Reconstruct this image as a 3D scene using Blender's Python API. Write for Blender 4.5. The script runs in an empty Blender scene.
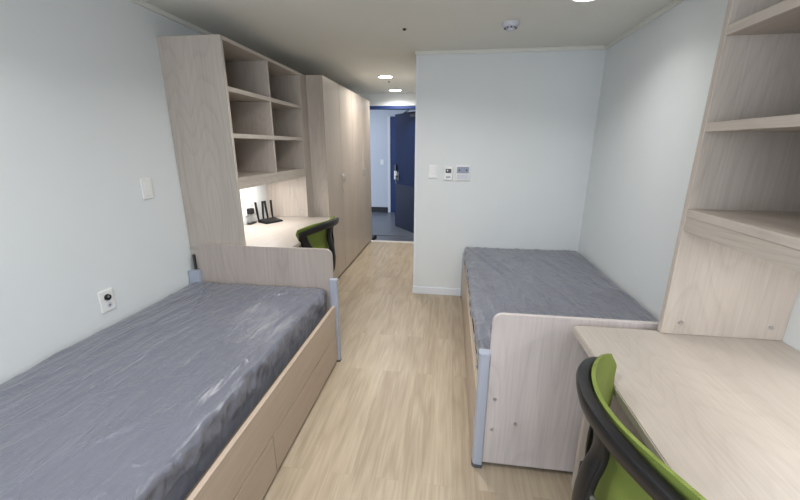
import bpy, bmesh, math, random
from mathutils import Vector, Matrix, noise, Euler

random.seed(7)
SC = bpy.context.scene
COL = SC.collection
# ------------------------------------------------------------------ camera
yaw, pit, roll = -1.35141066e-01, 2.76378484e-01, 3.04300599e-03
cy, sy, cp, sp, cr, sr = math.cos(yaw), math.sin(yaw), math.cos(pit), math.sin(pit), math.cos(roll), math.sin(roll)
fv = Vector((sy*cp, cy*cp, -sp)); rv = Vector((cy, -sy, 0)); uv = rv.cross(fv)
r2 = cr*rv + sr*uv; u2 = -sr*rv + cr*uv
cam = bpy.data.cameras.new('camera'); cam.sensor_width = 36; cam.lens = 36*365.885/800
cam.clip_start = 0.02
co = bpy.data.objects.new('camera', cam); COL.objects.link(co)
M = Matrix((r2, u2, -fv)).transposed().to_4x4(); M.translation = Vector((0, 0, 1.45))
co.matrix_world = M
SC.camera = co
# ------------------------------------------------------------------ world, assumed window light, exposure
w = bpy.data.worlds.new('world'); SC.world = w; w.use_nodes = True
wb = w.node_tree.nodes['Background']; wb.inputs[0].default_value = (0.72, 0.84, 1.0, 1); wb.inputs[1].default_value = 1.6
SC.view_settings.view_transform = 'Standard'; SC.view_settings.look = 'None'
SC.view_settings.exposure = 0.3; SC.view_settings.gamma = 1.0
try: SC.view_settings.use_curve_mapping = False
except Exception: pass

# room numbers (metres)
XL, XR, ZC, YP, XP = -1.774, 1.206, 2.234, 3.483, -0.331
YB, YD, YC = -1.25, 6.02, 8.16          # back wall, entrance wall, far corridor wall

def area(name, loc, rot, size, power, color, shape='DISK', sy_=None, spread=math.pi):
    l = bpy.data.lights.new(name, 'AREA'); l.shape = shape; l.size = size
    if sy_: l.size_y = sy_
    l.energy = power; l.color = color; l.spread = spread
    o = bpy.data.objects.new(name, l); COL.objects.link(o); o.location = loc; o.rotation_euler = rot
    return o
# assumed daylight from an unseen window behind the camera, placed for the room's lighting
wl = area('assumed_window_daylight', (-0.28, YB-0.06, 1.45), (math.radians(90), 0, 0), 1.7, 30, (0.85, 0.915, 1.0), 'RECTANGLE', 1.25)

# ------------------------------------------------------------------ materials
def nodemat(name):
    m = bpy.data.materials.new(name); m.use_nodes = True
    nt = m.node_tree; b = nt.nodes['Principled BSDF']
    return m, nt, b
def lin(c):
    return tuple(((v/255)/12.92 if v/255 <= 0.04045 else ((v/255+0.055)/1.055)**2.4) for v in c) + (1,)
def plain(name, c, rough=0.5, metal=0.0, bump=0.0, bscale=200, var=0.03):
    m, nt, b = nodemat(name)
    b.inputs['Roughness'].default_value = rough; b.inputs['Metallic'].default_value = metal
    tc = nt.nodes.new('ShaderNodeTexCoord')
    n = nt.nodes.new('ShaderNodeTexNoise'); n.inputs['Scale'].default_value = 6; n.inputs['Detail'].default_value = 4
    nt.links.new(tc.outputs['Object'], n.inputs['Vector'])
    mx = nt.nodes.new('ShaderNodeMix'); mx.data_type = 'RGBA'
    c1 = lin(c)
    mx.inputs[6].default_value = tuple(v*(1-var) for v in c1[:3])+(1,); mx.inputs[7].default_value = tuple(min(1, v*(1+var)) for v in c1[:3])+(1,)
    nt.links.new(n.outputs['Fac'], mx.inputs[0]); nt.links.new(mx.outputs[2], b.inputs['Base Color'])
    if bump:
        n2 = nt.nodes.new('ShaderNodeTexNoise'); n2.inputs['Scale'].default_value = bscale; n2.inputs['Detail'].default_value = 3
        nt.links.new(tc.outputs['Object'], n2.inputs['Vector'])
        bp = nt.nodes.new('ShaderNodeBump'); bp.inputs['Strength'].default_value = bump; bp.inputs['Distance'].default_value = 0.002
        nt.links.new(n2.outputs['Fac'], bp.inputs['Height']); nt.links.new(bp.outputs['Normal'], b.inputs['Normal'])
    return m
def emis(name, c, s):
    m, nt, b = nodemat(name)
    b.inputs['Base Color'].default_value = (0.8, 0.8, 0.8, 1)
    b.inputs['Emission Color'].default_value = lin(c); b.inputs['Emission Strength'].default_value = s
    return m
def wood(name, light, dark, axis='z', rough=0.42, contrast=1.0):
    """ash veneer: fine straight pores plus loose cathedral rings stretched along the grain axis"""
    m, nt, b = nodemat(name); N, L = nt.nodes.new, nt.links.new
    b.inputs['Roughness'].default_value = rough
    tc = N('ShaderNodeTexCoord'); oi = N('ShaderNodeObjectInfo')
    off = N('ShaderNodeVectorMath'); off.operation = 'MULTIPLY_ADD'
    cmb = N('ShaderNodeCombineXYZ')
    for i in range(3): L(oi.outputs['Random'], cmb.inputs[i])
    off.inputs[1].default_value = (7.3, 3.1, 5.7)
    L(cmb.outputs[0], off.inputs[0]); L(tc.outputs['Object'], off.inputs[2])
    i = 'xyz'.index(axis)
    def mp(a, c):
        q = N('ShaderNodeMapping'); s = [c, c, c]; s[i] = a; q.inputs['Scale'].default_value = s
        L(off.outputs[0], q.inputs['Vector']); return q
    # cathedral rings: contour lines of a stretched noise field
    q1 = mp(0.55, 3.2); n1 = N('ShaderNodeTexNoise'); n1.inputs['Scale'].default_value = 1.0; n1.inputs['Detail'].default_value = 1.5; n1.inputs['Roughness'].default_value = 0.4
    L(q1.outputs[0], n1.inputs['Vector'])
    mu = N('ShaderNodeMath'); mu.operation = 'MULTIPLY'; mu.inputs[1].default_value = 26; L(n1.outputs['Fac'], mu.inputs[0])
    fr = N('ShaderNodeMath'); fr.operation = 'FRACT'; L(mu.outputs[0], fr.inputs[0])
    rr = N('ShaderNodeValToRGB'); e = rr.color_ramp.elements
    e[0].position = 0.0; e[0].color = (0.25, 0.25, 0.25, 1); e[1].position = 1.0; e[1].color = (0.1, 0.1, 0.1, 1)
    x = e.new(0.30); x.color = (0.75, 0.75, 0.75, 1); x = e.new(0.85); x.color = (0.8, 0.8, 0.8, 1)
    L(fr.outputs[0], rr.inputs[0])
    # pores
    q2 = mp(4, 150); n2 = N('ShaderNodeTexNoise'); n2.inputs['Scale'].default_value = 1; n2.inputs['Detail'].default_value = 3
    L(q2.outputs[0], n2.inputs['Vector'])
    q3 = mp(0.5, 5); n3 = N('ShaderNodeTexNoise'); n3.inputs['Scale'].default_value = 1; n3.inputs['Detail'].default_value = 2
    L(q3.outputs[0], n3.inputs['Vector'])
    a1 = N('ShaderNodeMath'); a1.operation = 'MULTIPLY_ADD'; a1.inputs[1].default_value = 0.20*contrast; L(rr.outputs[0], a1.inputs[0])
    a2 = N('ShaderNodeMath'); a2.operation = 'MULTIPLY_ADD'; a2.inputs[1].default_value = 0.55; L(n2.outputs['Fac'], a2.inputs[0])
    a3 = N('ShaderNodeMath'); a3.operation = 'MULTIPLY_ADD'; a3.inputs[1].default_value = 0.45; a3.inputs[2].default_value = -0.03; L(n3.outputs['Fac'], a3.inputs[0])
    L(a3.outputs[0], a2.inputs[2]); L(a2.outputs[0], a1.inputs[2])
    cr_ = N('ShaderNodeValToRGB'); e = cr_.color_ramp.elements
    e[0].position = 0.18; e[0].color = lin(dark); e[1].position = 0.86; e[1].color = lin(light)
    L(a1.outputs[0], cr_.inputs[0]); L(cr_.outputs[0], b.inputs['Base Color'])
    bp = N('ShaderNodeBump'); bp.inputs['Strength'].default_value = 0.15; bp.inputs['Distance'].default_value = 0.001
    L(a1.outputs[0], bp.inputs['Height']); L(bp.outputs['Normal'], b.inputs['Normal'])
    return m
WL, WD = (196, 186, 176), (160, 149, 139)
M_wz = wood('ash_veneer_vertical', WL, WD, 'z')
M_wy = wood('ash_veneer_along_room', WL, WD, 'y')
M_wx = wood('ash_veneer_across_room', WL, WD, 'x')
M_bz = wood('ash_headboard_lit', (208, 200, 198), (174, 165, 164), 'z')  # near headboard: same ash made paler and cooler, window light put into the colour
M_hbl = wood('ash_headboard_shaded', (192, 180, 172), (156, 144, 137), 'z')  # left headboard: darker copy of that ash, its weaker light put into the colour
M_rail = wood('ash_bed_rail', (194, 177, 160), (166, 149, 132), 'y')
M_edge = plain('ash_edge_band', (208, 192, 172), 0.4)
M_desk = wood('ash_desk_top', (184, 176, 168), (156, 147, 138), 'y', 0.38, 0.8)
M_door_w = wood('ash_wardrobe_door', (196, 183, 168), (162, 149, 136), 'z', 0.34, 0.5)
M_door_w.node_tree.nodes['Principled BSDF'].inputs['Specular IOR Level'].default_value = 0.75

def wall_mat(name, c, rough=0.7):
    return plain(name, c, rough, 0, 0.25, 320, 0.015)
M_wall = wall_mat('silk_wallpaper', (220, 224, 225), 0.62)
M_ceil = wall_mat('ceiling_paper', (223, 222, 214), 0.8)
M_mould = plain('moulding_white', (222, 222, 214), 0.5)
M_base = plain('baseboard_white', (225, 228, 234), 0.45)
M_corr = wall_mat('corridor_wall', (196, 200, 210), 0.7)
M_darkbase = plain('dark_skirting', (34, 36, 42), 0.5)
M_tile = None

def floor_mat():
    m, nt, b = nodemat('oak_laminate_floor'); N, L = nt.nodes.new, nt.links.new
    tc = N('ShaderNodeTexCoord')
    rot = N('ShaderNodeMapping'); rot.inputs['Rotation'].default_value = (0, 0, math.pi/2); L(tc.outputs['Object'], rot.inputs['Vector'])
    br = N('ShaderNodeTexBrick'); br.inputs['Scale'].default_value = 1; br.inputs['Brick Width'].default_value = 1.3; br.inputs['Row Height'].default_value = 0.115
    br.inputs['Mortar Size'].default_value = 0.0009; br.inputs['Mortar Smooth'].default_value = 0.6; br.offset = 0.37
    br.inputs['Color1'].default_value = (0, 0, 0, 1); br.inputs['Color2'].default_value = (1, 1, 1, 1); br.inputs['Mortar'].default_value = (0.5, 0.5, 0.5, 1)
    br.inputs['Bias'].default_value = 0.0
    L(rot.outputs[0], br.inputs['Vector'])
    sc = N('ShaderNodeVectorMath'); sc.operation = 'MULTIPLY_ADD'; sc.inputs[1].default_value = (9, 13, 5)
    L(br.outputs['Color'], sc.inputs[0]); L(tc.outputs['Object'], sc.inputs[2])
    def mp(v):
        q = N('ShaderNodeMapping'); q.inputs['Scale'].default_value = v; L(sc.outputs[0], q.inputs['Vector']); return q
    n1 = N('ShaderNodeTexNoise'); n1.inputs['Scale'].default_value = 1; n1.inputs['Detail'].default_value = 2; L(mp((6.5, 1.0, 1)).outputs[0], n1.inputs['Vector'])
    mu = N('ShaderNodeMath'); mu.operation = 'MULTIPLY'; mu.inputs[1].default_value = 11; L(n1.outputs['Fac'], mu.inputs[0])
    fr = N('ShaderNodeMath'); fr.operation = 'PINGPONG'; fr.inputs[1].default_value = 1; L(mu.outputs[0], fr.inputs[0])
    n2 = N('ShaderNodeTexNoise'); n2.inputs['Scale'].default_value = 1; n2.inputs['Detail'].default_value = 4; L(mp((90, 4, 1)).outputs[0], n2.inputs['Vector'])
    a = N('ShaderNodeMath'); a.operation = 'MULTIPLY_ADD'; a.inputs[1].default_value = 0.15; L(fr.outputs[0], a.inputs[0])
    a2 = N('ShaderNodeMath'); a2.operation = 'MULTIPLY_ADD'; a2.inputs[1].default_value = 0.5; L(n2.outputs['Fac'], a2.inputs[0])
    a3 = N('ShaderNodeMath'); a3.operation = 'MULTIPLY'; a3.inputs[1].default_value = 0.13; L(br.outputs['Color'], a3.inputs[0])
    L(a3.outputs[0], a2.inputs[2]); L(a2.outputs[0], a.inputs[2])
    cr_ = N('ShaderNodeValToRGB'); e = cr_.color_ramp.elements
    e[0].position = 0.22; e[0].color = lin((160, 143, 121)); e[1].position = 0.88; e[1].color = lin((211, 197, 175))
    L(a.outputs[0], cr_.inputs[0])
    mx = N('ShaderNodeMix'); mx.data_type = 'RGBA'; mx.inputs[7].default_value = lin((130, 112, 92))
    ms = N('ShaderNodeMath'); ms.operation = 'MULTIPLY'; ms.inputs[1].default_value = 0.22; L(br.outputs['Fac'], ms.inputs[0])
    L(ms.outputs[0], mx.inputs[0]); L(cr_.outputs[0], mx.inputs[6]); L(mx.outputs[2], b.inputs['Base Color'])
    b.inputs['Roughness'].default_value = 0.38
    bp = N('ShaderNodeBump'); bp.inputs['Strength'].default_value = 0.12; bp.inputs['Distance'].default_value = 0.001
    L(a.outputs[0], bp.inputs['Height']); L(bp.outputs['Normal'], b.inputs['Normal'])
    return m
M_floor = floor_mat()
def tile_mat():
    m, nt, b = nodemat('grey_porcelain_tile'); N, L = nt.nodes.new, nt.links.new
    tc = N('ShaderNodeTexCoord')
    br = N('ShaderNodeTexBrick'); br.offset = 0; br.inputs['Scale'].default_value = 1; br.inputs['Brick Width'].default_value = 0.6; br.inputs['Row Height'].default_value = 0.6
    br.inputs['Mortar Size'].default_value = 0.003
    br.inputs['Color1'].default_value = lin((92, 96, 108)); br.inputs['Color2'].default_value = lin((104, 108, 118)); br.inputs['Mortar'].default_value = lin((70, 72, 80))
    L(tc.outputs['Object'], br.inputs['Vector']); L(br.outputs['Color'], b.inputs['Base Color']); b.inputs['Roughness'].default_value = 0.35
    return m
M_tile = tile_mat()

def sheet_mat(name, rt):
    m, nt, b = nodemat(name); N, L = nt.nodes.new, nt.links.new
    tc = N('ShaderNodeTexCoord')
    def noise_(v, sc, det, dist=0.0, rz=0.0):
        q = N('ShaderNodeMapping'); q.inputs['Scale'].default_value = v; q.inputs['Rotation'].default_value = (0, 0, rz)
        L(tc.outputs['Object'], q.inputs['Vector'])
        n = N('ShaderNodeTexNoise'); n.inputs['Scale'].default_value = sc; n.inputs['Detail'].default_value = det; n.inputs['Distortion'].default_value = dist
        L(q.outputs[0], n.inputs['Vector']); return n
    def crest(v, sc, det, dist, rz, k, pw):
        n = noise_(v, sc, det, dist, rz)
        q = N('ShaderNodeMath'); q.operation = 'SUBTRACT'; q.inputs[1].default_value = 0.5; L(n.outputs['Fac'], q.inputs[0])
        q2 = N('ShaderNodeMath'); q2.operation = 'ABSOLUTE'; L(q.outputs[0], q2.inputs[0])
        q3 = N('ShaderNodeMath'); q3.operation = 'MULTIPLY_ADD'; q3.inputs[1].default_value = -k; q3.inputs[2].default_value = 1.0; q3.use_clamp = True; L(q2.outputs[0], q3.inputs[0])
        q4 = N('ShaderNodeMath'); q4.operation = 'POWER'; q4.inputs[1].default_value = pw; L(q3.outputs[0], q4.inputs[0]); return q4
    c1 = crest((6.0, 0.8, 3), 1.6, 2, 0.5, rt, 7, 1.6)
    c2 = crest((13, 1.6, 4), 1.5, 2, 0.7, rt*0.6, 6, 1.4)
    c3 = crest((5, 4, 4), 2.0, 3, 1.0, 0.6, 9, 1.5)
    s0 = N('ShaderNodeMath'); s0.operation = 'MULTIPLY_ADD'; s0.inputs[1].default_value = 0.55; L(c2.outputs[0], s0.inputs[0]); L(c1.outputs[0], s0.inputs[2])
    s1 = N('ShaderNodeMath'); s1.operation = 'MULTIPLY_ADD'; s1.inputs[1].default_value = 0.30; L(c3.outputs[0], s1.inputs[0]); L(s0.outputs[0], s1.inputs[2])
    n3 = noise_((1, 1, 1), 900, 1)
    s2 = N('ShaderNodeMath'); s2.operation = 'MULTIPLY_ADD'; s2.inputs[1].default_value = 0.02; L(n3.outputs['Fac'], s2.inputs[0]); L(s1.outputs[0], s2.inputs[2])
    bp = N('ShaderNodeBump'); bp.inputs['Strength'].default_value = 0.55; bp.inputs['Distance'].default_value = 0.007
    L(s2.outputs[0], bp.inputs['Height']); L(bp.outputs['Normal'], b.inputs['Normal'])
    n4 = noise_((1, 1, 1), 3, 3)
    mx = N('ShaderNodeMix'); mx.data_type = 'RGBA'; mx.inputs[6].default_value = lin((104, 106, 117)); mx.inputs[7].default_value = lin((113, 115, 127))
    L(n4.outputs['Fac'], mx.inputs[0]); L(mx.outputs[2], b.inputs['Base Color'])
    b.inputs['Roughness'].default_value = 0.33
    b.inputs['Sheen Weight'].default_value = 0.25; b.inputs['Sheen Roughness'].default_value = 0.4
    return m
M_sheet = sheet_mat('grey_polyester_sheet', 0.22)
M_sheet2 = sheet_mat('grey_polyester_sheet_other', -0.20)
M_steel = plain('blue_grey_powder_coat', (170, 177, 192), 0.35, 0.1)
M_steeld = plain('dark_slot', (60, 62, 70), 0.5)
M_black = plain('black_plastic', (15, 15, 18), 0.42, 0, 0.2, 400)
M_blk2 = plain('black_gloss_plastic', (14, 14, 16), 0.25)
M_white = plain('white_plastic', (232, 232, 230), 0.35)
M_chrome = plain('satin_chrome', (196, 196, 196), 0.28, 0.9)
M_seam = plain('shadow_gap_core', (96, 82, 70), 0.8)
M_lilac = plain('lilac_grey_plastic', (200, 202, 212), 0.4)
M_screen = plain('lcd_grey', (132, 138, 158), 0.25)
M_blue = plain('navy_steel_door', (20, 38, 80), 0.6, 0, 0.15, 300)
M_blue.node_tree.nodes['Principled BSDF'].inputs['Specular IOR Level'].default_value = 0.2
M_blue2 = plain('navy_frame', (30, 54, 108), 0.4)
M_stone = plain('pale_threshold', (214, 208, 200), 0.4)
M_grey = plain('grey_alloy', (120, 122, 126), 0.35, 0.7)
def mesh_mat():
    m, nt, b = nodemat('green_chair_mesh'); N, L = nt.nodes.new, nt.links.new
    tc = N('ShaderNodeTexCoord')
    w1 = N('ShaderNodeTexWave'); w1.bands_direction = 'Z'; w1.inputs['Scale'].default_value = 70; w1.inputs['Distortion'].default_value = 0.6
    w2 = N('ShaderNodeTexWave'); w2.bands_direction = 'Y'; w2.inputs['Scale'].default_value = 90
    L(tc.outputs['Object'], w1.inputs['Vector']); L(tc.outputs['Object'], w2.inputs['Vector'])
    mu = N('ShaderNodeMath'); mu.operation = 'MULTIPLY'; L(w1.outputs['Fac'], mu.inputs[0]); L(w2.outputs['Fac'], mu.inputs[1])
    mx = N('ShaderNodeMix'); mx.data_type = 'RGBA'; mx.inputs[6].default_value = lin((104, 118, 46)); mx.inputs[7].default_value = lin((128, 143, 70))
    L(mu.outputs[0], mx.inputs[0]); L(mx.outputs[2], b.inputs['Base Color']); b.inputs['Roughness'].default_value = 0.8
    bp = N('ShaderNodeBump'); bp.inputs['Strength'].default_value = 0.3; bp.inputs['Distance'].default_value = 0.001
    L(mu.outputs[0], bp.inputs['Height']); L(bp.outputs['Normal'], b.inputs['Normal'])
    return m
M_green = mesh_mat()
def glass_mat():
    m, nt, b = nodemat('window_glass'); b.inputs['Roughness'].default_value = 0.0; b.inputs['Transmission Weight'].default_value = 1.0; b.inputs['IOR'].default_value = 1.02
    return m
M_glass = glass_mat()

# ------------------------------------------------------------------ mesh helpers
def tag(o, label, cat, group=None, kind=None):
    if label: o['label'] = label
    if cat: o['category'] = cat
    if group: o['group'] = group
    if kind: o['kind'] = kind
    return o
def thing(name, label, cat, loc=(0, 0, 0), rz=0, group=None):
    o = bpy.data.objects.new(name, None); COL.objects.link(o); o.location = loc; o.rotation_euler = (0, 0, rz)
    o.empty_display_size = 0.1
    return tag(o, label, cat, group)
def abox(bm, a, b, bev=0.0, seg=2):
    a = Vector(a); b = Vector(b)
    g = bmesh.ops.create_cube(bm, size=1)
    vs = g['verts']; c = (a+b)/2; s = b-a
    for v in vs: v.co = Vector((v.co.x*abs(s.x), v.co.y*abs(s.y), v.co.z*abs(s.z))) + c
    if bev:
        es = {e for v in vs for e in v.link_edges}
        bmesh.ops.bevel(bm, geom=list(es), offset=bev, segments=seg, affect='EDGES', profile=0.5)
def acyl(bm, p, q, r, r2=None, n=24):
    p = Vector(p); q = Vector(q); d = q-p
    m = Matrix.Translation((p+q)/2) @ d.to_track_quat('Z', 'Y').to_matrix().to_4x4()
    bmesh.ops.create_cone(bm, cap_ends=True, segments=n, radius1=r, radius2=r if r2 is None else r2, depth=d.length, matrix=m)
def tube(bm, pts, rad, n=10, flat=1.0, up=Vector((0, 0, 1)), smooth=4):
    """swept tube through pts (Catmull-Rom), elliptical section: rad across, rad*flat along the 'up'-ish axis"""
    P = [Vector(p) for p in pts]
    R = list(rad) if hasattr(rad, '__len__') else [rad]*len(P)
    if smooth > 1 and len(P) > 2:
        Q, RR = [], []
        for i in range(len(P)-1):
            p0 = P[max(i-1, 0)]; p1 = P[i]; p2 = P[i+1]; p3 = P[min(i+2, len(P)-1)]
            for k in range(smooth):
                t = k/smooth
                Q.append(0.5*((2*p1)+(-p0+p2)*t+(2*p0-5*p1+4*p2-p3)*t*t+(-p0+3*p1-3*p2+p3)*t**3)); RR.append(R[i]*(1-t)+R[i+1]*t)
        Q.append(P[-1]); RR.append(R[-1]); P, R = Q, RR
    rings = []
    for i, p in enumerate(P):
        t = (P[min(i+1, len(P)-1)]-P[max(i-1, 0)]).normalized()
        s = t.cross(up)
        if s.length < 1e-3: s = t.cross(Vector((1, 0, 0)))
        s.normalize(); q = s.cross(t).normalized()
        rings.append([bm.verts.new(p+s*R[i]*math.cos(a)+q*R[i]*flat*math.sin(a)) for a in [2*math.pi*k/n for k in range(n)]])
    for a, b in zip(rings, rings[1:]):
        for k in range(n): bm.faces.new((a[k], a[(k+1) % n], b[(k+1) % n], b[k]))
    bm.faces.new(rings[0][::-1]); bm.faces.new(rings[-1])
def rounded_panel(bm, pts2, axis, c0, c1, bev=0.0015):
    """extrude a 2-D outline; axis = 'x','y' or 'z' is the thickness direction"""
    def V(u, v, w):
        return {'x': Vector((w, u, v)), 'y': Vector((u, w, v)), 'z': Vector((u, v, w))}[axis]
    a = [bm.verts.new(V(u, v, c0)) for u, v in pts2]; b = [bm.verts.new(V(u, v, c1)) for u, v in pts2]
    n = len(a); fs = [bm.faces.new(a), bm.faces.new(b[::-1])]
    for i in range(n): fs.append(bm.faces.new((a[i], b[i], b[(i+1) % n], a[(i+1) % n])))
    bmesh.ops.recalc_face_normals(bm, faces=fs)
    if bev:
        es = [e for f in fs[:2] for e in f.edges]
        bmesh.ops.bevel(bm, geom=es, offset=bev, segments=2, affect='EDGES')
def rr(u0, u1, v0, v1, r=(0, 0, 0, 0), n=8):
    """rounded rectangle outline; radii for corners (u0v0, u1v0, u1v1, u0v1)"""
    out = []
    for (cu, cv, su, sv, a0, rad) in ((u0, v0, 1, 1, 180, r[0]), (u1, v0, -1, 1, 270, r[1]), (u1, v1, -1, -1, 0, r[2]), (u0, v1, 1, -1, 90, r[3])):
        if rad <= 0: out.append((cu, cv)); continue
        for k in range(n+1):
            a = math.radians(a0+90*k/n); out.append((cu+su*rad+rad*math.cos(a), cv+sv*rad+rad*math.sin(a)))
    return out
def O(name, bm, mat, parent=None, smooth=False, loc=None):
    """link bm as one mesh object. Top-level: bm is in world coordinates, origin moved to loc.
    Child: bm in world coordinates when the parent is unrotated (its location is subtracted), local when loc='local'."""
    me = bpy.data.meshes.new(name)
    base = Vector((0, 0, 0))
    if parent is not None and loc != 'local':
        p = parent
        while p is not None: base += p.location; p = p.parent
    if parent is None:
        if loc is None:
            lo = Vector([min(v.co[i] for v in bm.verts) for i in range(3)]); hi = Vector([max(v.co[i] for v in bm.verts) for i in range(3)])
            loc = Vector(((lo.x+hi.x)/2, (lo.y+hi.y)/2, lo.z))
        base = Vector(loc)
    if base.length > 0: bmesh.ops.translate(bm, verts=bm.verts[:], vec=-base)
    bm.to_mesh(me); bm.free(); me.materials.append(mat)
    if smooth:
        for f in me.polygons: f.use_smooth = True
        try: me.set_sharp_from_angle(angle=math.radians(40))
        except Exception: pass
    o = bpy.data.objects.new(name, me); COL.objects.link(o)
    if parent is None: o.location = base
    else: o.parent = parent
    return o
def B(name, a, b, mat, parent=None, bev=0.0015, label=None):
    bm = bmesh.new(); abox(bm, a, b, bev); o = O(name, bm, mat, parent)
    if label: o['label'] = label
    return o
def S(name, a, b, mat, bev=0.0):
    o = B(name, a, b, mat, None, bev); o['kind'] = 'structure'; return o
def BB(name, boxes, mat, parent=None, bev=0.0015):
    bm = bmesh.new()
    for a, b in boxes: abox(bm, a, b, bev)
    return O(name, bm, mat, parent)

# ------------------------------------------------------------------ setting
S('floor', (XL, YB, -0.05), (XR, 5.47, 0), M_floor)
S('floor_entry', (XL, 5.56, -0.05), (XP, 5.95, -0.012), M_tile)
S('floor_corridor', (-4.0, 5.95, -0.05), (2.0, YC+0.1, -0.004), M_tile)
S('trim_1', (XL, 5.47, -0.05), (XP, 5.56, 0.006), M_stone, 0.002)
S('ceiling', (XL-0.1, YB-0.1, ZC), (XR+0.1, YD, ZC+0.08), M_ceil)
S('ceiling_corridor', (-4.0, YD, ZC), (2.0, YC, ZC+0.08), M_ceil)
S('wall_left', (XL-0.1, YB-0.1, 0), (XL, YD, ZC), M_wall)
S('wall_right', (XR, YB-0.1, 0), (XR+0.1, YP, ZC), M_wall)
S('wall_partition', (XP, YP, 0), (XR+0.1, YD, ZC), M_wall, 0.002)
# back wall with an assumed, unseen window opening placed for the lighting
bm = bmesh.new()
WX0, WX1, WZ0, WZ1 = -1.15, 0.6, 0.85, 2.05
abox(bm, (XL, YB-0.1, 0), (WX0, YB, ZC)); abox(bm, (WX1, YB-0.1, 0), (XR, YB, ZC))
abox(bm, (WX0, YB-0.1, 0), (WX1, YB, WZ0)); abox(bm, (WX0, YB-0.1, WZ1), (WX1, YB, ZC))
O('wall_back', bm, M_wall)['kind'] = 'structure'
bm = bmesh.new()
for a, b in (((WX0, WZ0), (WX1, WZ0+0.05)), ((WX0, WZ1-0.05), (WX1, WZ1)), ((WX0, WZ0), (WX0+0.05, WZ1)), ((WX1-0.05, WZ0), (WX1, WZ1)), ((-0.30, WZ0), (-0.25, WZ1))):
    abox(bm, (a[0], YB-0.045, a[1]), (b[0], YB-0.005, b[1]), 0.003)
wf = O('assumed_window_1', bm, M_white); wf['kind'] = 'structure'
# entrance wall: header + sides around the door opening
DX0, DX1, DZ = -1.42, -0.44, 2.055
bm = bmesh.new()
abox(bm, (XL, YD, 0), (DX0, YD+0.14, ZC)); abox(bm, (DX0, YD, DZ), (DX1, YD+0.14, ZC)); abox(bm, (DX1, YD, 0), (XP+2, YD+0.14, ZC))
O('wall_entrance', bm, M_wall)['kind'] = 'structure'
bm = bmesh.new()
abox(bm, (DX0, YD-0.01, DZ-0.045), (DX1, YD+0.15, DZ)); abox(bm, (DX0, YD-0.01, 0), (DX0+0.045, YD+0.15, DZ)); abox(bm, (DX1-0.045, YD-0.01, 0), (DX1, YD+0.15, DZ))
O('trim_2', bm, M_blue2)['kind'] = 'structure'
S('wall_corridor', (-4.0, YC, 0), (-1.33, YC+0.1, ZC), M_corr)
S('wall_corridor_end', (-0.28, YC, 0), (2.0, YC+0.1, ZC), M_corr)
S('wall_corridor_header', (-1.33, YC, 2.06), (-0.28, YC+0.1, ZC), M_corr)
S('baseboard_corridor', (-4.0, YC-0.012, -0.004), (-1.38, YC, 0.115), M_darkbase)
S('trim_3', (-1.385, YC-0.02, 0), (-1.33, YC+0.1, 2.06), plain('pale_door_frame', (214, 216, 222), 0.4))
d2 = S('door_2', (-1.33, YC+0.01, 0), (-0.28, YC+0.06, 2.059), M_blue2, 0.002)
# baseboards and ceiling mouldings
S('baseboard_partition', (XP-0.012, YP-0.012, 0), (XR, YP, 0.075), M_base, 0.003)
S('baseboard_right', (XR-0.012, YB, 0), (XR, YP-0.012, 0.075), M_base, 0.003)
S('baseboard_left', (XL, YB, 0), (XL+0.012, 2.2, 0.075), M_base, 0.003)
S('trim_4', (XP-0.014, YP-0.02, ZC-0.028), (XR, YP, ZC), M_mould, 0.003)
S('trim_5', (XR-0.02, YB, ZC-0.028), (XR, YP-0.02, ZC), M_mould, 0.003)
S('trim_6', (XL, YB, ZC-0.028), (XL+0.02, YD, ZC), M_mould, 0.003)
S('trim_7', (XP-0.006, YP-0.004, 0.075), (XP+0.012, YP+0.05, ZC-0.028), M_base, 0.002)

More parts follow.
